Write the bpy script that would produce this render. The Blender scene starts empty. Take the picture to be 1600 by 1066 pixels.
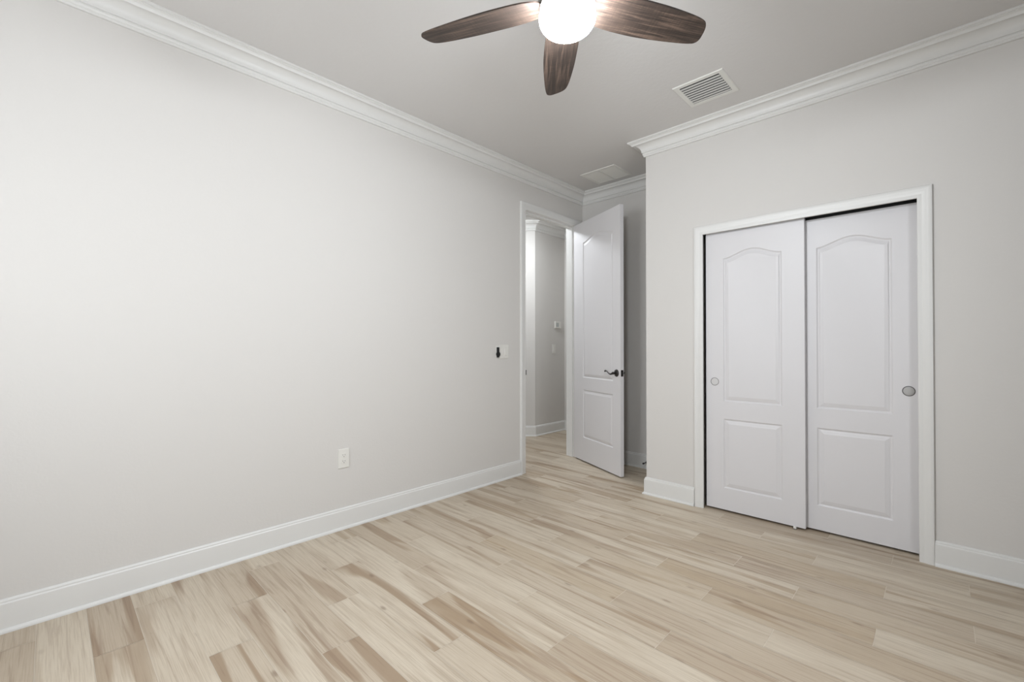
import bpy, bmesh, math, random
from mathutils import Vector, Matrix
from mathutils.geometry import delaunay_2d_cdt
random.seed(7)
S = bpy.context.scene
COL = S.collection

# ------------------------------------------------------------------ camera
cam_d = bpy.data.cameras.new('camera')
cam = bpy.data.objects.new('camera', cam_d); COL.objects.link(cam)
F_PX = 697.24
cam_d.sensor_fit = 'HORIZONTAL'; cam_d.sensor_width = 36.0
cam_d.lens = F_PX / 1600 * 36.0
cam_d.shift_y = (535.63 - 533.0) / 1600
cam_d.clip_start = 0.02
cam.location = (2.8006, 0, 1.18)
cam.rotation_euler = (math.radians(90 + .4516), 0, math.radians(43.9085))
S.camera = cam

# ------------------------------------------------------------------ dimensions
H = 2.8146                     # ceiling
W = 3.70                       # right wall
YB = -1.05                     # wall behind the camera (with the window)
YC = 3.325                     # closet wall
X1 = 1.0947                    # outer corner of the closet
YA = 4.013                     # back of the entry alcove
HX = -1.05                     # hallway wall
FAN = (1.85, 1.27, 2.40)

# ------------------------------------------------------------------ world, daylight, exposure
world = bpy.data.worlds.new('world'); S.world = world; world.use_nodes = True
bg = world.node_tree.nodes['Background']
bg.inputs[0].default_value = (0.80, 0.88, 1.0, 1); bg.inputs[1].default_value = 1.0
S.view_settings.view_transform = 'Standard'; S.view_settings.look = 'None'
S.view_settings.gamma = 1; S.view_settings.exposure = -0.06
S.view_settings.use_curve_mapping = False
WIN = (0.70, 1.70, 0.9, 2.3)   # window opening x0,x1,z0,z1 in the wall behind the camera
DAY_W = 58.0
GLOBE_E = 240.0
HALL_E = 130.0
ld = bpy.data.lights.new('daylight', 'AREA'); ld.shape = 'RECTANGLE'
ld.size = WIN[1] - WIN[0]; ld.size_y = WIN[3] - WIN[2]; ld.energy = DAY_W; ld.color = (0.93, 0.97, 1.01)
lo = bpy.data.objects.new('daylight', ld); COL.objects.link(lo)
lo.location = ((WIN[0] + WIN[1]) / 2, YB - 0.20, (WIN[2] + WIN[3]) / 2); lo.rotation_euler = (math.radians(90), 0, 0)

FILL_WIN = (0.10, 1.50, 0.9, 2.3)  # unseen window added to the right wall for fill light: y0,y1,z0,z1
FILL_W = 50.0
ld2 = bpy.data.lights.new('side_fill', 'AREA'); ld2.shape = 'RECTANGLE'  # added fill lamp outside the made-up side window
ld2.size = FILL_WIN[1] - FILL_WIN[0]; ld2.size_y = FILL_WIN[3] - FILL_WIN[2]; ld2.energy = FILL_W; ld2.color = (0.93, 0.97, 1.01)
lo2 = bpy.data.objects.new('side_fill', ld2); COL.objects.link(lo2)
lo2.location = (W + 0.20, (FILL_WIN[0] + FILL_WIN[1]) / 2, (FILL_WIN[2] + FILL_WIN[3]) / 2); lo2.rotation_euler = (math.radians(90), 0, math.pi / 2)

# ------------------------------------------------------------------ helpers
class MB:
    def __init__(s): s.v = []; s.f = []
    def add(s, vs, fs):
        b = len(s.v); s.v += [tuple(v) for v in vs]; s.f += [tuple(b + i for i in f) for f in fs]; return s
    def box(s, a, b):
        x0, y0, z0 = a; x1, y1, z1 = b
        return s.add([(x0,y0,z0),(x1,y0,z0),(x1,y1,z0),(x0,y1,z0),(x0,y0,z1),(x1,y0,z1),(x1,y1,z1),(x0,y1,z1)],
                     [(0,3,2,1),(4,5,6,7),(0,1,5,4),(1,2,6,5),(2,3,7,6),(3,0,4,7)])
    def lathe(s, prof, n=32, M=None):
        """prof: (r, z) list, closed with caps where r == 0"""
        vs = []; fs = []; rings = []
        for r, z in prof:
            if r < 1e-6: rings.append([len(vs)]); vs.append(Vector((0, 0, z)))
            else:
                rings.append(list(range(len(vs), len(vs) + n)))
                vs += [Vector((r * math.cos(2*math.pi*k/n), r * math.sin(2*math.pi*k/n), z)) for k in range(n)]
        for A, B in zip(rings, rings[1:]):
            for k in range(n):
                k2 = (k + 1) % n
                if len(A) == 1 and len(B) == 1: continue
                if len(A) == 1: fs.append((A[0], B[k], B[k2]))
                elif len(B) == 1: fs.append((A[k], A[k2], B[0]))
                else: fs.append((A[k], A[k2], B[k2], B[k]))
        if M: vs = [M @ v for v in vs]
        return s.add(vs, fs)
    def tube(s, pts, radii, n=12, flat=1.0):
        pts = [Vector(p) for p in pts]; vs = []; fs = []
        up = Vector((0, 0, 1))
        for i, p in enumerate(pts):
            t = (pts[min(i+1, len(pts)-1)] - pts[max(i-1, 0)]).normalized()
            u = t.cross(up)
            if u.length < 1e-3: u = t.cross(Vector((0, 1, 0)))
            u.normalize(); w = u.cross(t)
            r = radii[i] if hasattr(radii, '__len__') else radii
            for k in range(n):
                a = 2 * math.pi * k / n
                vs.append(p + u * math.cos(a) * r * flat + w * math.sin(a) * r)
        for i in range(len(pts) - 1):
            for k in range(n):
                k2 = (k + 1) % n
                fs.append((i*n+k, i*n+k2, (i+1)*n+k2, (i+1)*n+k))
        fs.append(tuple(range(n))); fs.append(tuple(range(len(vs) - n, len(vs)))[::-1])
        return s.add(vs, fs)
    def build(s, name, mat, parent=None, smooth=False, bevel=0, seg=2, keep=False):
        me = bpy.data.meshes.new(name)
        bm = bmesh.new()
        vv = [bm.verts.new(v) for v in s.v]
        for f in s.f:
            try: bm.faces.new([vv[i] for i in f])
            except ValueError: pass
        if not keep: bmesh.ops.remove_doubles(bm, verts=bm.verts, dist=1e-6)
        bmesh.ops.recalc_face_normals(bm, faces=bm.faces)
        if bevel:
            ed = [e for e in bm.edges if len(e.link_faces) == 2 and e.calc_face_angle(0) > math.radians(40)]
            bmesh.ops.bevel(bm, geom=ed, offset=bevel, segments=seg, affect='EDGES', profile=.5)
        bm.to_mesh(me); bm.free()
        if smooth:
            me.polygons.foreach_set('use_smooth', [True] * len(me.polygons))
            me.set_sharp_from_angle(angle=math.radians(38))
        me.materials.append(mat)
        o = bpy.data.objects.new(name, me); COL.objects.link(o)
        if parent: o.parent = parent
        return o

def tag(o, label=None, cat=None, group=None, kind=None):
    if label: o['label'] = label
    if cat: o['category'] = cat
    if group: o['group'] = group
    if kind: o['kind'] = kind
    return o
def struct(o, label, cat): return tag(o, label, cat, kind='structure')
def empty(name, loc, rz=0):
    o = bpy.data.objects.new(name, None); COL.objects.link(o); o.location = loc; o.rotation_euler = (0, 0, rz)
    o.empty_display_size = .05
    return o
def lin(c):
    return tuple((x/255/12.92 if x/255 <= .04045 else ((x/255+.055)/1.055)**2.4) for x in c) + (1,)

# ------------------------------------------------------------------ materials
def newmat(name):
    m = bpy.data.materials.new(name); m.use_nodes = True
    nt = m.node_tree; return m, nt, nt.nodes['Principled BSDF']
def paint(name, rgb, rough=.5, bump=0, scale=120, metallic=0, spec=.5, dist=.001):
    m, nt, b = newmat(name)
    b.inputs['Base Color'].default_value = lin(rgb); b.inputs['Roughness'].default_value = rough
    b.inputs['Metallic'].default_value = metallic; b.inputs['Specular IOR Level'].default_value = spec
    tc = nt.nodes.new('ShaderNodeTexCoord'); no = nt.nodes.new('ShaderNodeTexNoise')
    no.inputs['Scale'].default_value = scale; no.inputs['Detail'].default_value = 2
    nt.links.new(tc.outputs['Object'], no.inputs['Vector'])
    if bump:
        bp = nt.nodes.new('ShaderNodeBump'); bp.inputs['Strength'].default_value = bump; bp.inputs['Distance'].default_value = dist
        nt.links.new(no.outputs[0], bp.inputs['Height']); nt.links.new(bp.outputs[0], b.inputs['Normal'])
    mr = nt.nodes.new('ShaderNodeMapRange'); mr.inputs['To Min'].default_value = rough - .03; mr.inputs['To Max'].default_value = rough + .03
    nt.links.new(no.outputs[0], mr.inputs[0]); nt.links.new(mr.outputs[0], b.inputs['Roughness'])
    return m
M_wall = paint('wall_paint', (211, 208, 204), .75, .28, 75, spec=.25, dist=.0016)
M_wall2 = paint('unseen_wall_dark', (110, 106, 102), .75, .28, 75, spec=.25, dist=.0016)  # unseen walls darkened to keep bounce light down
M_ceil = paint('ceiling_paint', (212, 210, 208), .85, .38, 45, spec=.2, dist=.0025)
M_trim = paint('trim_paint', (219, 218, 215), .38, 0, 60)
M_door = paint('door_paint', (214, 212, 213), .42, .05, 220)
M_plate = paint('white_plastic', (224, 222, 216), .35)
M_vent = paint('vent_enamel', (222, 221, 216), .45)
M_louv = paint('louvre_enamel', (196, 195, 191), .5)
M_dark = paint('duct_dark', (62, 64, 64), .8)
M_nickel = paint('aged_nickel', (78, 76, 75), .32, 0, 90, metallic=1)
M_satin = paint('satin_nickel', (176, 174, 172), .34, 0, 90, metallic=1)
M_pull = paint('brushed_pull', (172, 170, 168), .5, 0, 90, metallic=.55)
M_rim = paint('pull_rim', (96, 94, 92), .4, 0, 90, metallic=.6)
M_rim2 = paint('pull_rim_light', (142, 140, 138), .4, 0, 90, metallic=.4)
M_cup_pale = paint('pull_pale', (205, 203, 202), .5, 0, 90, metallic=.2)
M_track = paint('track_steel', (58, 59, 57), .5, 0, 90, metallic=.6)
M_black = paint('black_plastic', (16, 16, 17), .4)
M_rubber = paint('dark_rubber', (50, 46, 44), .7)
M_bronze = paint('fan_metal', (196, 194, 190), .4, 0, 90, metallic=.8)
M_grout = paint('grout', (206, 196, 180), .85)
M_slot = paint('slot_dark', (120, 118, 114), .8)

def emat(name, rgb, e):
    m, nt, b = newmat(name)
    b.inputs['Base Color'].default_value = lin(rgb); b.inputs['Emission Color'].default_value = (.93, .98, 1.03, 1)
    b.inputs['Emission Strength'].default_value = e; b.inputs['Roughness'].default_value = .3
    return m
M_globe = emat('opal_glass_lit', (245, 245, 245), GLOBE_E)
M_hall = emat('hall_opal_lit', (245, 245, 245), HALL_E)

m, nt, b = newmat('window_glass')
for n in list(nt.nodes):
    if n.type != 'OUTPUT_MATERIAL': nt.nodes.remove(n)
tr = nt.nodes.new('ShaderNodeBsdfTransparent'); gl = nt.nodes.new('ShaderNodeBsdfGlossy'); mx = nt.nodes.new('ShaderNodeMixShader')
gl.inputs['Roughness'].default_value = .02; mx.inputs[0].default_value = .05
nt.links.new(tr.outputs[0], mx.inputs[1]); nt.links.new(gl.outputs[0], mx.inputs[2])
nt.links.new(mx.outputs[0], [n for n in nt.nodes if n.type == 'OUTPUT_MATERIAL'][0].inputs[0])
M_glass = m

def wood_floor():
    """wood-look porcelain planks: per-plank tone comes from the mesh attribute 'tone' (dark, tan, contrast)"""
    m, nt, b = newmat('wood_look_tile'); N = nt.nodes; L = nt.links
    uv = N.new('ShaderNodeUVMap'); uv.uv_map = 'grain'
    at = N.new('ShaderNodeAttribute'); at.attribute_name = 'tone'
    sep = N.new('ShaderNodeSeparateColor'); L.new(at.outputs['Color'], sep.inputs[0])
    def noise(sx, sy, detail, rough=.5, dist=0):
        mp = N.new('ShaderNodeMapping'); mp.inputs['Scale'].default_value = (sx, sy, 1)
        n = N.new('ShaderNodeTexNoise'); n.noise_dimensions = '2D'; n.inputs['Scale'].default_value = 1
        n.inputs['Detail'].default_value = detail; n.inputs['Roughness'].default_value = rough; n.inputs['Distortion'].default_value = dist
        L.new(uv.outputs[0], mp.inputs[0]); L.new(mp.outputs[0], n.inputs['Vector']); return n.outputs[0]
    def mrange(x, a, b_, c=0, d=1, smooth=True):
        n = N.new('ShaderNodeMapRange'); n.interpolation_type = 'SMOOTHSTEP' if smooth else 'LINEAR'
        n.inputs[1].default_value = a; n.inputs[2].default_value = b_; n.inputs[3].default_value = c; n.inputs[4].default_value = d
        L.new(x, n.inputs[0]); return n.outputs[0]
    def math_(op, a, b_):
        n = N.new('ShaderNodeMath'); n.operation = op
        for i, x in enumerate((a, b_)):
            if isinstance(x, (int, float)): n.inputs[i].default_value = x
            else: L.new(x, n.inputs[i])
        return n.outputs[0]
    def mix(f, a, c):
        n = N.new('ShaderNodeMix'); n.data_type = 'RGBA'
        if isinstance(f, (int, float)): n.inputs[0].default_value = f
        else: L.new(f, n.inputs[0])
        for i, x in ((6, a), (7, c)):
            if isinstance(x, tuple): n.inputs[i].default_value = x
            else: L.new(x, n.inputs[i])
        return n.outputs[2]
    band = noise(1.1, 13, 2, .45, .5)          # broad heartwood bands
    streak = noise(1.7, 50, 4, .6, .5)         # narrower streaks
    fine = noise(5, 260, 3, .6, .15)             # pores
    cloud = noise(3.0, 5.0, 2, .5, .2)
    bsel = mrange(band, .44, .66)
    hb = math_('MULTIPLY', bsel, sep.outputs[2])
    base = mix(cloud, lin(COLS['light_a']), lin(COLS['light_b']))
    dark = mix(sep.outputs[1], lin(COLS['brown']), lin(COLS['tan']))
    ov = math_('MULTIPLY', sep.outputs[0], .6)
    f1 = math_('MAXIMUM', hb, ov)
    c1 = mix(f1, base, dark)
    st = math_('MULTIPLY', mrange(streak, .50, .68), math_('ADD', math_('MULTIPLY', f1, .5), .24))
    c2 = mix(st, c1, lin(COLS['streak']))
    fn = math_('MULTIPLY', mrange(fine, .42, .7), .36)
    c3 = mix(fn, c2, lin(COLS['pore']))
    # sparse knots
    mp = N.new('ShaderNodeMapping'); mp.inputs['Scale'].default_value = (1.7, 4.2, 1)
    L.new(uv.outputs[0], mp.inputs[0])
    vo = N.new('ShaderNodeTexVoronoi'); vo.voronoi_dimensions = '2D'; vo.inputs['Scale'].default_value = 1
    L.new(mp.outputs[0], vo.inputs['Vector'])
    kn = mrange(vo.outputs['Distance'], .012, .055, .55, 0)
    c4 = mix(math_('MULTIPLY', kn, sep.outputs[2]), c3, lin(COLS['knot']))
    L.new(c4, b.inputs['Base Color'])
    b.inputs['Roughness'].default_value = .42; b.inputs['Specular IOR Level'].default_value = .4
    bp = N.new('ShaderNodeBump'); bp.inputs['Strength'].default_value = .12; bp.inputs['Distance'].default_value = .0006
    L.new(fine, bp.inputs['Height']); L.new(bp.outputs[0], b.inputs['Normal'])
    return m
COLS = dict(light_a=(207, 196, 178), light_b=(193, 180, 161), brown=(156, 136, 114), tan=(162, 140, 111),
            streak=(138, 116, 96), pore=(156, 138, 117), knot=(118, 97, 80))
M_floor = wood_floor()

def wood_blade():
    m, nt, b = newmat('weathered_oak'); N = nt.nodes; L = nt.links
    tc = N.new('ShaderNodeTexCoord')
    def noise(sx, sy, det, dist=0):
        mp = N.new('ShaderNodeMapping'); mp.inputs['Scale'].default_value = (sx, sy, 1)
        n = N.new('ShaderNodeTexNoise'); n.inputs['Scale'].default_value = 1; n.inputs['Detail'].default_value = det
        n.inputs['Distortion'].default_value = dist
        L.new(tc.outputs['Object'], mp.inputs[0]); L.new(mp.outputs[0], n.inputs['Vector']); return n.outputs[0]
    a = noise(3.5, 55, 4, .8); f = noise(9, 330, 3); x = noise(160, 12, 2)
    r = N.new('ShaderNodeValToRGB'); e = r.color_ramp.elements
    e[0].position = .36; e[0].color = lin((26, 19, 15)); e[1].position = .64; e[1].color = lin((93, 76, 65))
    k = e.new(.5); k.color = lin((52, 41, 34))
    mm = N.new('ShaderNodeMath'); mm.operation = 'MULTIPLY_ADD'; mm.inputs[1].default_value = .40
    L.new(f, mm.inputs[0])
    m2 = N.new('ShaderNodeMath'); m2.operation = 'MULTIPLY'; m2.inputs[1].default_value = .50; L.new(a, m2.inputs[0])
    m3 = N.new('ShaderNodeMath'); m3.operation = 'MULTIPLY_ADD'; m3.inputs[1].default_value = .10; L.new(x, m3.inputs[0]); L.new(m2.outputs[0], m3.inputs[2])
    L.new(m3.outputs[0], mm.inputs[2]); L.new(mm.outputs[0], r.inputs[0])
    L.new(r.outputs[0], b.inputs['Base Color']); b.inputs['Roughness'].default_value = .55
    return m
M_blade = wood_blade()

# ------------------------------------------------------------------ floor
def build_floor():
    p = .1523; y0 = -.029; per = .9045; offs = {2: .178, 0: .79, 1: .482}; g = .0011
    special = {  # (row, joint x) -> (dark, tan, contrast)
        (12, .79): (.75, 1, .8), (15, 1.70): (.8, .9, .7), (14, 1.99): (.8, .6, .9), (18, 1.70): (.75, .8, .6),
        (8, 1.09): (.72, .35, 1), (9, 1.70): (.85, .15, .6), (11, 1.99): (.85, .15, .6), (1, -.42): (.8, 0, 1),
        (4, -.42): (.55, 0, 1), (5, .18): (.65, .05, .8), (3, .79): (.45, .1, 1), (5, 1.09): (.5, .05, 1), (-1, .18): (.8, .1, .9),
        (0, -.11): (.1, .2, .35), (0, .79): (.1, .1, .5), (2, .18): (.15, 0, .6), (6, -.11): (.35, 0, .8), (7, -.42): (.1, 0, .4), (7, .482): (.15, .1, 1),
        (6, .79): (.02, 0, .25), (8, .18): (.02, 0, .4), (15, 2.60): (.0, .3, .2), (17, 1.09): (.3, .3, .6),
        (10, .482): (.05, 0, .3), (11, .18): (.3, .1, .7), (12, -.11): (.5, .2, .8), (13, .482): (.1, .2, .5),
        (16, 2.29): (.5, .5, .6), (13, 1.39): (.3, .3, .8), (10, 1.39): (.05, .1, .4), (9, .79): (.1, 0, .5), (4, .482): (.05, 0, .7), (2, 1.09): (.3, .1, .8)}
    me = bpy.data.meshes.new('floor'); vs = []; fs = []; tones = []; uvs = []
    xa, xb, ya, yb = -2.0, W + .02, YB - .02, 5.1
    for k in range(-6, 36):
        a = max(y0 + k * p + g, ya); b_ = min(y0 + (k + 1) * p - g, yb)
        if b_ - a < .003: continue
        off = offs[k % 3]
        for n in range(-4, 6):
            j = off + n * per; c = max(j + g, xa); d = min(j + per - g, xb)
            if d - c < .003: continue
            rng = random.Random(k * 131 + n * 17 + 5)
            t = None
            for (kk, jx), v in special.items():
                if kk == k and abs(jx - j) < .06: t = v
            if t is None:
                q = rng.random()
                t = (rng.uniform(0, .18), rng.random() * .5, rng.uniform(.25, .9)) if q < .62 else (rng.uniform(.25, .7), rng.random() * .8, rng.uniform(.5, 1))
            t = (min(1, t[0] + (.12 if j > .9 else 0)), t[1], t[2])  # planks on the right darkened to follow the light falloff
            su, sv = rng.uniform(0, 40), rng.uniform(0, 40)
            i = len(vs); vs += [(c, a, 0), (d, a, 0), (d, b_, 0), (c, b_, 0)]; fs.append((i, i+1, i+2, i+3))
            tones.append(t); uvs += [(c - j + su, a - y0 - k*p + sv), (d - j + su, a - y0 - k*p + sv), (d - j + su, b_ - y0 - k*p + sv), (c - j + su, b_ - y0 - k*p + sv)]
    nq = len(fs)
    # grout bed just beneath, and the slab
    mb = MB(); mb.box((xa, ya, -.12), (xb, yb, -.0009))
    i = len(vs); vs += mb.v; fs += [tuple(q + i for q in f) for f in mb.f]
    me.from_pydata(vs, [], fs)
    me.materials.append(M_floor); me.materials.append(M_grout)
    me.uv_layers.new(name='grain'); me.attributes.new('tone', 'FLOAT_COLOR', 'CORNER')
    uvl = me.uv_layers['grain']; at = me.attributes['tone']
    for pi, poly in enumerate(me.polygons):
        if pi < nq:
            for li in poly.loop_indices:
                uvl.data[li].uv = uvs[li]; at.data[li].color = (*tones[pi], 1)
        else:
            poly.material_index = 1
            for li in poly.loop_indices: at.data[li].color = (0, 0, 0, 1)
    o = bpy.data.objects.new('floor', me); COL.objects.link(o)
    return struct(o, 'pale wood-look tile planks in thirds-offset rows with thin light grout', 'floor')
build_floor()

# ------------------------------------------------------------------ walls and ceiling
T = .12
def wall(name, boxes, label, mat=None):
    mb = MB()
    for a, b_ in boxes: mb.box(a, b_)
    return struct(mb.build(name, mat or M_wall, keep=True), label, 'wall')
OY0, OY1, OZ = 3.078, 3.905, 2.472         # rough opening of the entry door
wall('wall_left', [((-T, YB - T, 0), (0, OY0, H)), ((-T, OY0, OZ), (0, OY1, H)), ((-T, OY1, 0), (0, 5.07, H))],
     'long plain greige wall with the open doorway at its far end')
CX0, CX1, CZ = 1.520, 2.735, 2.032
wall('wall_closet', [((X1, YC, 0), (CX0, YC + .11, H)), ((CX0, YC, CZ), (CX1, YC + .11, H)), ((CX1, YC, 0), (W, YC + .11, H))],
     'greige wall holding the closet with sliding doors')
wall('wall_alcove', [((0, YA, 0), (W, YA + T, H))], 'narrow greige wall behind the open entry door')
wall('wall_return', [((X1, YC + .11, 0), (X1 + .1, YA, H))], 'side of the closet turning into the entry alcove')
wall('wall_right', [((W, YB - T, 0), (W + T, FILL_WIN[0], H)), ((W, FILL_WIN[1], 0), (W + T, YA + T, H)),
                    ((W, FILL_WIN[0], 0), (W + T, FILL_WIN[1], FILL_WIN[2])), ((W, FILL_WIN[0], FILL_WIN[3]), (W + T, FILL_WIN[1], H))], 'side wall beside the closet wall, right of the camera', M_wall2)
wall('wall_window', [((0, YB - T, 0), (WIN[0], YB, H)), ((WIN[1], YB - T, 0), (W, YB, H)),
                     ((WIN[0], YB - T, 0), (WIN[1], YB, WIN[2])), ((WIN[0], YB - T, WIN[3]), (WIN[1], YB, H))],
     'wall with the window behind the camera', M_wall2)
wall('wall_hall', [((HX - T, 4.44, 0), (HX, 5.07 + T, H))], 'hallway wall seen through the doorway, with thermostat and switch')
wall('wall_hall_end', [((HX, 5.07, 0), (-T + .12, 5.07 + T, H))], 'end wall of the hallway, a sliver right of the thermostat')
mb = MB(); d = .12 / math.sqrt(2)
q = [(HX, 4.44), (-1.9, 3.59), (-1.9 - d, 3.59 + d), (HX - d, 4.44 + d)]
mb.add([(x, y, 0) for x, y in q] + [(x, y, H) for x, y in q], [(0,1,2,3),(7,6,5,4),(0,4,5,1),(1,5,6,2),(2,6,7,3),(3,7,4,0)])
struct(mb.build('wall_hall_angled', M_wall), 'angled hallway wall just inside the left door jamb', 'wall')
wall('wall_hall_side', [((-1.9 - T, 1.4, 0), (-1.9, 3.59, H))], 'far hallway wall out of sight past the angled corner')
wall('wall_hall_near', [((-1.9 - T, 1.4 - T, 0), (-T, 1.4, H))], 'hallway wall closing the near end of the hall')
mb = MB(); mb.box((-2.05, YB - T, H), (W + T, 5.07 + T, H + .1))
struct(mb.build('ceiling', M_ceil), 'flat off-white textured ceiling', 'ceiling')

# window behind the camera
mb = MB(); x0, x1, z0, z1 = WIN; xm = (x0 + x1) / 2
for a, b_ in [((x0, YB-T, z0), (x0+.05, YB-.03, z1)), ((x1-.05, YB-T, z0), (x1, YB-.03, z1)), ((x0, YB-T, z0), (x1, YB-.03, z0+.05)),
              ((x0, YB-T, z1-.05), (x1, YB-.03, z1)), ((xm-.035, YB-T, z0), (xm+.035, YB-.03, z1)), ((x0, YB-.1, 1.36), (x1, YB-.05, 1.40))]:
    mb.box(a, b_)
wf = struct(mb.build('window_1', M_trim, keep=True), 'white framed double window behind the camera', 'window')
mb = MB(); mb.box((x0+.04, YB-.082, z0+.04), (x1-.04, YB-.078, z1-.04)); mb.build('pane', M_glass, wf)
mb = MB(); mb.box((x0-.04, YB-.03, z0-.03), (x1+.04, YB+.04, z0)); mb.build('window_sill', M_trim, wf, bevel=.004)

mb = MB(); y0, y1, z0, z1 = FILL_WIN; ym = (y0 + y1) / 2  # frame of the unseen side window, added for fill light
for a, b_ in [((W+.03, y0, z0), (W+T, y0+.05, z1)), ((W+.03, y1-.05, z0), (W+T, y1, z1)), ((W+.03, y0, z0), (W+T, y1, z0+.05)),
              ((W+.03, y0, z1-.05), (W+T, y1, z1)), ((W+.05, y0, 1.58), (W+.1, y1, 1.62))]:
    mb.box(a, b_)
wf = struct(mb.build('fill_window', M_trim, keep=True), 'unseen white framed single window, added in the right side wall for fill light', 'window')
mb = MB(); mb.box((W+.078, y0+.04, z0+.04), (W+.082, y1-.04, z1-.04)); mb.build('pane', M_glass, wf)
mb = MB(); mb.box((W-.04, y0-.04, z0-.03), (W+.03, y1+.04, z0)); mb.build('window_sill', M_trim, wf, bevel=.004)

# ------------------------------------------------------------------ crown, baseboards
def run(pts, prof, closed, names, mat, labels, cat, z0=0, gap=False):
    """one mitred object per segment; interior on the left of the path; prof: (offset from wall, z)"""
    n = len(pts); P = [Vector(p) for p in pts]
    segs = n if closed else n - 1
    nr = []
    for i in range(segs):
        d_ = (P[(i+1) % n] - P[i]).normalized(); nr.append(Vector((-d_.y, d_.x)))
    def miter(i):
        if not closed and i == 0: return nr[0]
        if not closed and i == n - 1: return nr[-1]
        a, b_ = nr[(i - 1) % segs], nr[i % segs]
        return (a + b_) / (1 + a.dot(b_))
    out = []
    for i in range(segs):
        if names[i] is None: continue
        A, B = P[i], P[(i+1) % n]; ma, mbb = miter(i), miter((i+1) % n)
        mb = MB(); k = len(prof)
        vs = [(A.x + ma.x*o, A.y + ma.y*o, z0 + z) for o, z in prof] + [(B.x + mbb.x*o, B.y + mbb.y*o, z0 + z) for o, z in prof]
        fs = [(j, (j+1) % k, k + (j+1) % k, k + j) for j in range(k)] + [tuple(range(k)), tuple(range(2*k-1, k-1, -1))]
        mb.add(vs, fs)
        o = mb.build(names[i], mat, smooth=True); o.data.set_sharp_from_angle(angle=math.radians(16)); struct(o, labels[i], cat); out.append(o)
    return out
crown = [(0, -.1143), (.011, -.1143), (.014, -.110), (.014, -.103), (.0175, -.1005), (.020, -.0955), (.0205, -.090), (.0175, -.0875), (.0175, -.0845), (.024, -.0835)]
for k in range(11):            # cove
    a = k / 10 * math.pi / 2
    crown.append((.025 + .049 * (1 - math.cos(a)), -.0815 + .053 * math.sin(a)))
crown += [(.0745, -.0325), (.081, -.0325), (.0835, -.027), (.088, -.0205), (.094, -.0175), (.0975, -.0165), (.0975, -.0125), (.104, -.0115), (.107, -.009), (.107, 0), (0, 0)]
room = [(0, YB), (W, YB), (W, YC), (X1, YC), (X1, YA), (0, YA)]
run(room, crown, True, ['trim_6', 'trim_5', 'trim_3', 'trim_4', 'trim_2', 'trim_1'], M_trim,
    ['crown moulding above the window wall behind the camera', 'crown moulding along the right side wall', 'white crown moulding along the top of the closet wall',
     'short crown moulding on the side of the closet in the alcove', 'short white crown moulding above the open entry door',
     'long white crown moulding along the top of the left wall'], 'crown moulding', z0=H)
hall = [(-T, 1.4), (-T, 5.07), (HX, 5.07), (HX, 4.44), (-1.9, 3.59), (-1.9, 1.4)]
run(hall, crown, True, ['trim_7', 'trim_8', 'trim_9', 'trim_10', 'trim_11', None], M_trim,
    ['hallway crown moulding over the bedroom doorway', 'crown moulding at the end of the hallway', 'crown moulding on the hallway wall above the thermostat',
     'crown moulding on the angled hallway wall', 'crown moulding on the far hallway wall'], 'crown moulding', z0=H)
BH = .1344
base = [(0, 0), (.027, 0), (.027, .005), (.0255, .010), (.022, .014), (.0155, .0165), (.0150, .112), (.0145, .1165), (.0105, .1215), (.0105, .1275), (.008, .1315), (.004, BH), (0, BH)]
run([(1.479, YC), (X1, YC), (X1, YA), (0, YA), (0, 3.96)], base, False, ['baseboard_closet_left', 'baseboard_return', 'baseboard_alcove', 'baseboard_jamb'], M_trim,
    ['short white baseboard left of the closet doors', 'baseboard on the alcove side of the closet', 'white baseboard behind the open entry door', 'tiny baseboard between door casing and alcove corner'], 'baseboard')
run([(0, 3.014), (0, YB), (W, YB), (W, YC), (2.769, YC)], base, False, ['baseboard_left', 'baseboard_window', 'baseboard_right', 'baseboard_closet_right'], M_trim,
    ['long white baseboard along the left wall', 'baseboard under the window behind the camera', 'baseboard along the right side wall', 'white baseboard right of the closet doors'], 'baseboard')
run([(-T, 5.07), (HX, 5.07), (HX, 4.44), (-1.9, 3.59), (-1.9, 1.4)], base, False, ['baseboard_hall_end', 'baseboard_hall', 'baseboard_hall_angled', 'baseboard_hall_side'], M_trim,
    ['baseboard at the end of the hallway', 'white baseboard on the hallway wall under the thermostat', 'baseboard on the angled hallway wall', 'baseboard on the far hallway wall'], 'baseboard')

# ------------------------------------------------------------------ casings and jambs
def casing(name, O, U, N, u0, u1, zt, label, prof, mat=M_trim):
    O, U, N = Vector(O), Vector(U), Vector(N); Z = Vector((0, 0, 1)); mb = MB(); vs = []
    for a, t in prof:
        for u, z in ((u0 - a, 0), (u0 - a, zt + a), (u1 + a, zt + a), (u1 + a, 0)):
            vs.append(O + U*u + Z*z + N*t)
    fs = []; k = len(prof)
    for i in range(k):
        j = (i + 1) % k
        for s in range(3): fs.append((i*4+s, i*4+s+1, j*4+s+1, j*4+s))
    fs.append(tuple(i*4 for i in range(k))); fs.append(tuple(i*4+3 for i in range(k))[::-1])
    mb.add(vs, fs); return struct(mb.build(name, mat, smooth=True), label, 'door casing')
cprof = [(0, 0), (0, .009), (.002, .0115), (.008, .0125), (.018, .0120), (.024, .0120), (.030, .0150), (.040, .0165), (.043, .0165), (.047, .0180), (.060, .0180), (.064, .0165), (.066, .013), (.066, 0)]
casing('trim_12', (0, 0, 0), (0, 1, 0), (1, 0, 0), 3.083, 3.892, 2.458, 'white casing around the open entry doorway', cprof)
casing('trim_13', (0, YC, 0), (1, 0, 0), (0, -1, 0), 1.545, 2.7065, 1.996, 'white casing framing the sliding closet doors', [(a * .063/.066, t) for a, t in cprof])
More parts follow.
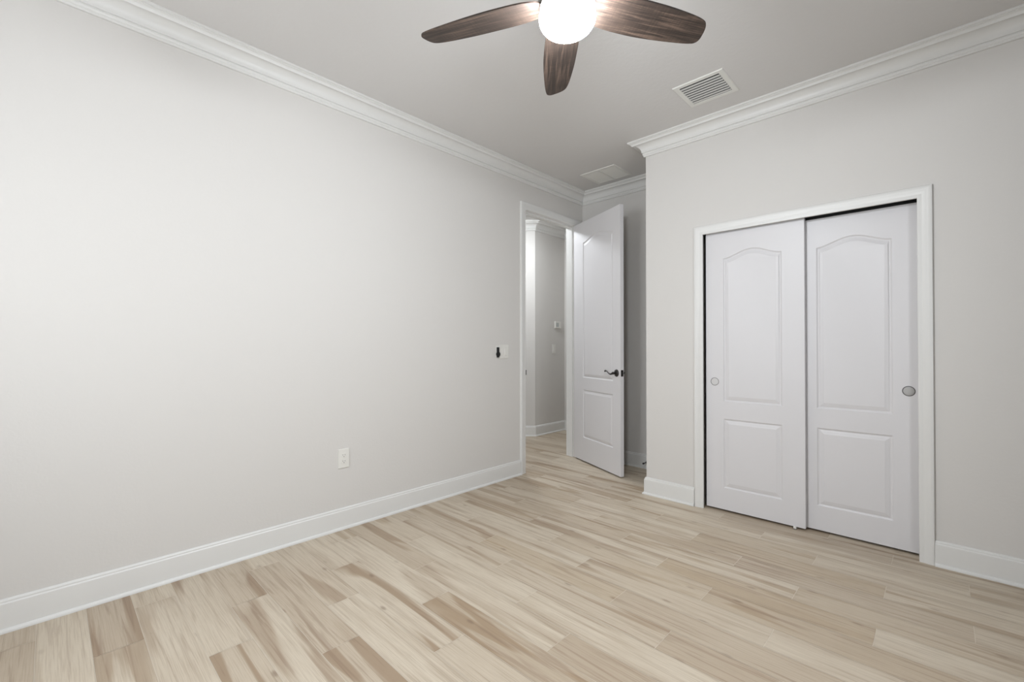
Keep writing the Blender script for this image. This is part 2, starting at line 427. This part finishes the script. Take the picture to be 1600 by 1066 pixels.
casing('trim_14', (-T, 0, 0), (0, 1, 0), (-1, 0, 0), 3.083, 3.892, 2.458, 'casing around the entry doorway on the hallway side', cprof)
mb = MB()
mb.box((-T, OY0, 0), (0, 3.090, OZ)); mb.box((-T, 3.893, 0), (0, OY1, OZ)); mb.box((-T, 3.09, 2.460), (0, 3.893, OZ))
mb.box((-.085, 3.090, 0), (-.045, 3.102, 2.460)); mb.box((-.085, 3.881, 0), (-.045, 3.893, 2.460)); mb.box((-.085, 3.102, 2.448), (-.045, 3.881, 2.460))
jamb = struct(mb.build('trim_15', M_trim, keep=True), 'white jamb and stop lining the entry doorway', 'door jamb')
mb = MB(); mb.box((-.034, 3.0895, .905), (-.002, 3.0925, .965)); mb.box((-.004, 3.0900, .912), (.006, 3.099, .958))
mb.build('strike_plate', M_nickel, jamb, bevel=.001)['label'] = 'dark metal strike plate'

# ------------------------------------------------------------------ moulded doors
def inset(poly, d_):
    """inward offset of a CCW polygon by d_"""
    n = len(poly); out = []
    for i in range(n):
        p0, p1, p2 = Vector(poly[i-1]), Vector(poly[i]), Vector(poly[(i+1) % n])
        a = (p1 - p0).normalized(); b_ = (p2 - p1).normalized()
        na = Vector((-a.y, a.x)); nb = Vector((-b_.y, b_.x))
        m_ = (na + nb) / (1 + na.dot(nb)); out.append((p1.x + m_.x*d_, p1.y + m_.y*d_))
    return out
def arch_panel(x0, x1, z0, z1, rise):
    pts = [(x0, z0), (x1, z0), (x1, z1)]
    if rise:
        n = 28
        for i in range(1, n):
            t = 1 - i / n; q = math.sin(math.pi * t) ** 1.75
            pts.append((x0 + (x1 - x0) * t, z1 + rise * q))
    pts.append((x0, z1)); return pts
RINGS = [(0, 0), (.003, -.0035), (.008, -.0065), (.013, -.0068), (.018, -.0045), (.034, -.0012), (.036, -.0004)]
def door_mesh(name, w, h, t, panels, parent=None, back=True):
    """leaf from (0,-t,0) to (w,0,h)"""
    co = [(0, 0), (w, 0), (w, h), (0, h)]; dep = [0]*4; edges = [(0,1),(1,2),(2,3),(3,0)]
    for p in panels:
        for o_, d_ in RINGS:
            q = inset(p, o_) if o_ else p
            b0 = len(co); co += q; dep += [d_] * len(q)
            edges += [(b0 + i, b0 + (i+1) % len(q)) for i in range(len(q))]
    V, E_, Fc, ov, oe, of = delaunay_2d_cdt([Vector(c) for c in co], edges, [], 0, 1e-7)
    dd = []
    for i, v in enumerate(V): dd.append(dep[ov[i][0]] if ov[i] else 0)
    mb = MB()
    mb.add([(v.x, -t - dd[i], v.y) for i, v in enumerate(V)], [tuple(f) for f in Fc])
    mb.add([(v.x, dd[i] if back else 0, v.y) for i, v in enumerate(V)], [tuple(f)[::-1] for f in Fc])
    mb.add([(0,-t,0),(w,-t,0),(w,-t,h),(0,-t,h),(0,0,0),(w,0,0),(w,0,h),(0,0,h)], [(0,4,5,1),(1,5,6,2),(2,6,7,3),(3,7,4,0)])
    o = mb.build(name, M_door, parent, smooth=True)
    o.data.set_sharp_from_angle(angle=math.radians(12))
    return o

# closet doors
def closet_door(name, x0, w, yf, zb, zt, px0, px1, cup, label, rmat, cmat):
    h = zt - zb
    o = door_mesh(name, w, h, .034, [arch_panel(px0 - x0, px1 - x0, .785 - zb, 1.808 - zb, .050), arch_panel(px0 - x0, px1 - x0, .168 - zb, .661 - zb, 0)])
    o.location = (x0, yf + .034, zb)
    struct(o, label, 'sliding door')
    M = Matrix.Translation((cup - x0, -.034, .924 - zb)) @ Matrix.Rotation(math.pi/2, 4, 'X')
    c = MB(); c.lathe([(.0285, -.001), (.0290, .0012), (.0278, .0024), (.0256, .0024), (.0248, .0004)], 40, M)
    rim = c.build('finger_pull', rmat, o, smooth=True); rim['label'] = 'round metal finger pull'
    c = MB(); c.lathe([(.0252, .0002), (.0225, .0006), (.015, .0009), (0, .0010)], 40, M)
    c.build('cup', cmat, rim, smooth=True)
    return o
d2 = closet_door('door_2', 1.554, .616, 3.353, .014, 2.004, 1.675, 2.042, 1.6145, 'front sliding closet door with arched panel, the left one', M_rim2, M_cup_pale)
d3 = closet_door('door_3', 2.102, .620, 3.397, .014, 1.993, 2.227, 2.595, 2.665, 'rear sliding closet door with arched panel, the right one', M_rim, M_pull)
mb = MB(); mb.box((2.105, 3.340, 0), (2.121, 3.435, .004)); mb.box((2.105, 3.340, 0), (2.121, 3.348, .018)); mb.box((2.105, 3.3885, 0), (2.121, 3.3945, .02))
tag(mb.build('floor_guide', M_plate, keep=True), 'small white plastic floor guide under the meeting edge of the closet doors', 'door guide')
mb = MB(); mb.box((CX0, YC + .004, 2.026), (CX1, YC + .11, CZ)); mb.box((CX0, YC+.004, 2.0085), (CX1, YC+.007, CZ)); mb.box((CX0, 3.390, 2.010), (CX1, 3.393, CZ)); mb.box((CX0, 3.432, 2.0), (CX1, YC+.11, CZ))
tag(mb.build('sliding_door_track', M_track, keep=True), 'dark metal track hidden above the sliding closet doors', 'door track')
# entry door
d1 = door_mesh('door_1', .806, 2.440, .035, [arch_panel(.178, .690, .862 - .014, 2.238 - .014, .055), arch_panel(.178, .690, .250 - .014, .738 - .014, 0)])
d1.location = (.010, 3.893, .014); d1.rotation_euler = (0, 0, math.atan2(-.397, .918))
struct(d1, 'tall white two-panel entry door standing open into the room', 'door')
mb = MB(); zl = .937 - .014; sx = .748
M = Matrix.Translation((sx, -.035, zl)) @ Matrix.Rotation(math.pi/2, 4, 'X')
rosp = [(.033, -.001), (.0335, .002), (.031, .006), (.026, .0075), (.0245, .010), (.018, .0125), (.0115, .014), (.0105, .030), (.0125, .034), (.0125, .044), (.010, .048), (0, .049)]
mb.lathe(rosp, 36, M)
def lever_pts(sy):
    P_ = []; R_ = []
    for i in range(25):
        t = i / 24
        P_.append((sx - .004 - .118 * t, sy * (.040 + .004 * math.sin(t * math.pi)), zl - .010 * math.sin(t * math.pi * 1.9) + (.012 * max(0, t - .62) / .38)))
        R_.append(.0092 - .0038 * math.sin(min(t, .8) / .8 * math.pi / 2) + (.003 if t > .9 else 0))
    return P_, R_
Pp, Rr = lever_pts(1); Pp = [(x, -.035 - y, z) for x, y, z in Pp]
mb.tube(Pp, Rr, 12, .8)
mb.lathe([(0, -.008), (.006, -.006), (.008, 0), (.006, .006), (0, .008)], 16, Matrix.Translation(Vector(Pp[-1]) + Vector((-.002, 0, -.003))))
mb.build('door_lever', M_nickel, d1, smooth=True)['label'] = 'dark aged nickel wave lever'
mb = MB(); M = Matrix.Translation((sx, 0, zl)) @ Matrix.Rotation(-math.pi/2, 4, 'X'); mb.lathe(rosp, 36, M)
Pp, Rr = lever_pts(1); mb.tube([(x, y, z) for x, y, z in Pp], Rr, 12, .8)
mb.build('door_lever', M_nickel, d1, smooth=True)['label'] = 'dark aged nickel lever on the back face'
mb = MB(); mb.box((.8055, -.031, zl - .029), (.8072, -.005, zl + .029)); mb.box((.806, -.026, zl - .008), (.8175, -.011, zl + .008))
mb.build('latch_plate', M_nickel, d1, bevel=.0008)['label'] = 'dark latch plate with bolt'
for z in (2.20, 1.57, .94, .30):
    mb = MB(); mb.box((-.0015, -.031, z - .05), (.0005, .002, z + .05))
    mb.tube([(-.002, .005, z - .052), (-.002, .005, z + .052)], .0062, 12)
    mb.build('hinge', M_satin, d1)['label'] = 'satin steel hinge'

# ------------------------------------------------------------------ ceiling fan
fan = empty('ceiling_fan', (FAN[0], FAN[1], H))
tag(fan, 'five-blade ceiling fan in weathered wood with lit white globe', 'ceiling fan')
dz = FAN[2] - H
mb = MB(); mb.lathe([(0, 0), (.068, 0), (.070, -.012), (.062, -.035), (.040, -.055), (.020, -.062), (0, -.062)], 40); mb.build('canopy', M_bronze, fan, smooth=True)
mb = MB(); mb.tube([(0, 0, -.06), (0, 0, dz + .13)], .0125, 20); mb.build('downrod', M_bronze, fan, smooth=True)
mb = MB(); mb.lathe([(0, dz+.14), (.03, dz+.138), (.045, dz+.125), (.085, dz+.105), (.105, dz+.08), (.110, dz+.045), (.104, dz+.020), (.09, dz+.010), (0, dz+.010)], 48)
mb.build('motor_housing', M_bronze, fan, smooth=True)
mb = MB(); mb.lathe([(0, dz+.008), (.086, dz+.008), (.092, dz-.002), (.096, dz-.012), (.096, dz-.020), (.088, dz-.022), (0, dz-.022)], 48)
mb.build('light_fitter', M_bronze, fan, smooth=True)
GR = .100; mb = MB(); pr_ = [(.088, dz - .021)]
for k in range(1, 15):
    a = math.radians(35 - k * (125 / 14)); pr_.append((max(0, GR * math.cos(a)) if k < 14 else 0, dz - .058 + (.058 if a < 0 else .062) * math.sin(a)))
mb.lathe(pr_, 48); gl_ = mb.build('light_globe', M_globe, fan, smooth=True); gl_['label'] = 'lit opal white glass globe'
half_p = [(.085, .036), (.12, .058), (.16, .067), (.22, .071), (.30, .072), (.38, .068), (.46, .061), (.52, .054), (.555, .047), (.568, .040), (.5745, .030), (.5760, .018)]
half_m = [(.085, -.036), (.12, -.056), (.16, -.064), (.22, -.068), (.30, -.068), (.38, -.066), (.46, -.060), (.51, -.054), (.54, -.047), (.556, -.038), (.566, -.022), (.572, -.004)]
# a smooth closed outline of the blade
def smooth_open(pts, n=4):
    out = []
    for i in range(len(pts) - 1):
        p0 = pts[max(i-1, 0)]; p1 = pts[i]; p2 = pts[i+1]; p3 = pts[min(i+2, len(pts)-1)]
        for k in range(n):
            t = k / n
            out.append(tuple(.5*((2*p1[c]) + (-p0[c]+p2[c])*t + (2*p0[c]-5*p1[c]+4*p2[c]-p3[c])*t*t + (-p0[c]+3*p1[c]-3*p2[c]+p3[c])*t**3) for c in (0, 1)))
    out.append(pts[-1]); return out
out_p = smooth_open(half_p); out_m = smooth_open(half_m)
tilt = math.tan(math.radians(12)); th = .006
def blade_mesh():
    mb = MB(); n = min(len(out_p), len(out_m)); vs = []; fs = []; m_ = 6
    for i in range(n):
        a, b_ = out_p[i], out_m[i]
        for j in range(m_ + 1):
            t = j / m_; x = a[0] + (b_[0]-a[0])*t; y = a[1] + (b_[1]-a[1])*t
            vs.append((x, y, -y * tilt))
    N_ = len(vs); vs += [(x, y, z + th) for x, y, z in vs]
    for i in range(n - 1):
        for j in range(m_):
            q = (i*(m_+1)+j, i*(m_+1)+j+1, (i+1)*(m_+1)+j+1, (i+1)*(m_+1)+j)
            fs.append(q); fs.append(tuple(N_ + k for k in q[::-1]))
    border = [i*(m_+1) for i in range(n)] + [(n-1)*(m_+1)+j for j in range(1, m_+1)] + [i*(m_+1)+m_ for i in range(n-2, -1, -1)] + [j for j in range(m_-1, 0, -1)]
    for a, b_ in zip(border, border[1:] + border[:1]): fs.append((a, b_, N_+b_, N_+a))
    return mb.add(vs, fs)
def iron_mesh():
    mb = MB()
    for y in (-.018, .018): mb.tube([(.06, y*.6, .022), (.085, y*.8, .018), (.11, y, .012 - y*tilt), (.15, y*1.2, .008 - y*1.2*tilt)], .005, 8)
    mb.box((.10, -.03, .007), (.165, .03, .011)); return mb
b0 = None
for k in range(5):
    ang = math.radians(132.2 + 72 * k)
    if k == 0:
        b0 = blade_mesh().build('blade', M_blade, fan, smooth=True); i0 = iron_mesh().build('blade_iron', M_bronze, b0)
        b_ = b0
    else:
        b_ = b0.copy(); COL.objects.link(b_); b_.parent = fan
        ic = i0.copy(); COL.objects.link(ic); ic.parent = b_
    b_.location = (0, 0, dz); b_.rotation_euler = (0, 0, ang)

# ------------------------------------------------------------------ ceiling registers
def frame_ring(mb, x0, x1, y0, y1, w, t, zt=0):
    """bevelled picture-frame flange hanging t below zt"""
    prof = [(0, 0), (0, -.0015), (.004, -t), (w - .003, -t), (w, -t + .002), (w, 0)]
    k = len(prof); vs = []
    for o_, z in prof: vs += [(x0+o_, y0+o_, zt+z), (x1-o_, y0+o_, zt+z), (x1-o_, y1-o_, zt+z), (x0+o_, y1-o_, zt+z)]
    fs = []
    for i in range(k - 1):
        for s in range(4): fs.append((i*4+s, i*4+(s+1) % 4, (i+1)*4+(s+1) % 4, (i+1)*4+s))
    mb.add(vs, fs)
vent = empty('ceiling_vent', (1.730, 2.887, H)); tag(vent, 'square white louvred supply register on the ceiling near the closet wall', 'ceiling vent')
hw = .153
mb = MB(); frame_ring(mb, -hw, hw, -hw, hw, .033, .006); mb.build('frame', M_vent, vent)
mb = MB(); mb.box((-.122, -.122, -.0012), (.122, .122, -.0002)); mb.build('duct_backing', M_dark, vent)
for k in range(8):
    y = -.106 + k * .0287; mb = MB()
    mb.add([(-.120, y, -.0040), (.120, y, -.0040), (.120, y + .0105, -.0082), (-.120, y + .0105, -.0082),
            (-.120, y + .0006, -.0026), (.120, y + .0006, -.0026), (.120, y + .0110, -.0068), (-.120, y + .0110, -.0068)],
           [(0,1,2,3), (7,6,5,4), (0,4,5,1), (1,5,6,2), (2,6,7,3), (3,7,4,0)])
    mb.build('louvre', M_louv, vent)
ret = empty('return_air_grille', (.508, 3.672, H)); tag(ret, 'flat white return air grille on the ceiling of the alcove above the entry door', 'ceiling vent')
mb = MB(); frame_ring(mb, -.186, .186, -.162, .162, .026, .006); mb.box((-.007, -.14, -.006), (.007, .14, 0)); mb.build('frame', M_vent, ret, keep=True)
mb = MB(); mb.box((-.162, -.138, -.0008), (.162, .138, -.0002)); mb.build('filter_backing', M_slot, ret)
for sgn in (-1, 1):
    mb = MB()
    for k in range(20):
        y = -.132 + k * .0138; a, c = (-.161, -.008) if sgn < 0 else (.008, .161)
        mb.add([(a, y, -.0010), (c, y, -.0010), (c, y + .012, -.0045), (a, y + .012, -.0045)], [(0, 1, 2, 3)])
    mb.build('louvre_panel', M_vent, ret, keep=True)

# ------------------------------------------------------------------ wall plates
def on_x(mb_fn, name, mat, loc, parent, **k):
    o = mb_fn.build(name, mat, parent, **k); return o
out = empty('wall_outlet', (0, 1.332, .453)); tag(out, 'white duplex outlet low on the left wall', 'outlet')
mb = MB(); mb.box((0, -.037, -.062), (.006, .037, .062)); mb.build('cover_plate', M_plate, out, bevel=.0028)
for z in (-.0195, .0195):
    mb = MB(); mb.box((.0055, -.0165, z - .0145), (.0082, .0165, z + .0145)); r = mb.build('receptacle', M_plate, out, bevel=.001)
    mb = MB(); mb.box((.0081, -.0085, z - .001), (.0084, -.0060, z + .008)); mb.box((.0081, .0055, z - .001), (.0084, .0080, z + .007)); mb.box((.0081, -.0025, z - .010), (.0084, .0025, z - .005))
    mb.build('slots', M_slot, r, keep=True)
sw = empty('light_switch', (0, 2.802, 1.132)); tag(sw, 'white double switch plate on the left wall beside the doorway casing', 'light switch')
mb = MB(); mb.box((0, -.058, -.062), (.006, .058, .062)); mb.build('cover_plate', M_plate, sw, bevel=.0028)
for yc in (-.023, .023):
    mb = MB(); mb.add([(.0055, yc-.017, -.034), (.0055, yc+.017, -.034), (.0055, yc+.017, .034), (.0055, yc-.017, .034), (.0105, yc-.015, -.032), (.0105, yc+.015, -.032), (.0075, yc+.015, .032), (.0075, yc-.015, .032)],
                  [(0,1,5,4),(1,2,6,5),(2,3,7,6),(3,0,4,7),(4,5,6,7),(0,3,2,1)]); mb.build('rocker', M_plate, sw)
bo = empty('remote_control', (0, 2.722, 1.128))
tag(bo, 'small black remote in a white holder on the wall, left of the double switch plate', 'remote control')
mb = MB(); mb.box((0, -.017, -.040), (.005, .017, .058)); mb.build('wall_holder', M_plate, bo, bevel=.002)
bk = MB(); bk.box((.005, -.0125, -.046), (.018, .0125, .043)); bk.build('remote_body', M_black, bo, bevel=.003)
bk = MB(); bk.lathe([(0, 0), (.0225, 0), (.0230, .004), (.0215, .009), (0, .010)], 28, Matrix.Translation((.010, 0, -.018)) @ Matrix.Rotation(math.pi/2, 4, 'Y')); bk.build('dial', M_black, bo, smooth=True)
th_ = empty('thermostat', (HX, 4.905, 1.475)); tag(th_, 'white thermostat on the hallway wall seen through the doorway', 'thermostat')
mb = MB(); mb.box((0, -.062, -.048), (.022, .062, .048)); mb.build('case', M_plate, th_, bevel=.004)
mb = MB(); mb.box((.0215, -.048, -.026), (.0228, .010, .030)); mb.build('display', paint('display_grey', (186, 190, 188), .2), th_)
hs = empty('light_switch', (HX, 4.830, 1.142)); tag(hs, 'small white light switch on the hallway wall below the thermostat', 'light switch')
mb = MB(); mb.box((0, -.036, -.060), (.006, .036, .060)); mb.build('cover_plate', M_plate, hs, bevel=.0028)
mb = MB(); mb.box((.0055, -.017, -.033), (.0095, .017, .033)); mb.build('rocker', M_plate, hs, bevel=.001)

# door stop on the alcove baseboard
ds = empty('door_stop', (.752, YA - .0155, .064)); tag(ds, 'spring door stop on the baseboard beside the closet corner, dark tip', 'door stop')
mb = MB(); mb.lathe([(0, 0), (.012, 0), (.012, .003), (.006, .008), (0, .009)], 20, Matrix.Rotation(math.pi/2, 4, 'X')); mb.build('mount', M_satin, ds, smooth=True)
mb = MB(); pts = [(.0045*math.cos(t*.7), -.006 - t*.00062, .0045*math.sin(t*.7)) for t in range(0, 90)]; mb.tube(pts, .0011, 6); mb.build('spring', M_nickel, ds, smooth=True)
mb = MB(); mb.lathe([(0, .060), (.007, .060), (.0085, .064), (.0085, .074), (.006, .078), (0, .078)], 20, Matrix.Rotation(math.pi/2, 4, 'X')); mb.build('tip', M_rubber, ds, smooth=True)

# hallway ceiling lamp (the hall is lit)
hl = empty('hall_ceiling_light', (-.76, 3.60, H)); tag(hl, 'flush round hallway ceiling light, out of sight past the doorway head', 'ceiling light')
mb = MB(); mb.lathe([(0, 0), (.15, 0), (.152, -.018), (.14, -.022), (0, -.022)], 40); mb.build('pan', M_bronze, hl, smooth=True)
mb = MB(); mb.lathe([(.135, -.0225), (.130, -.045), (.10, -.062), (.05, -.071), (0, -.073)], 40); mb.build('diffuser', M_hall, hl, smooth=True)
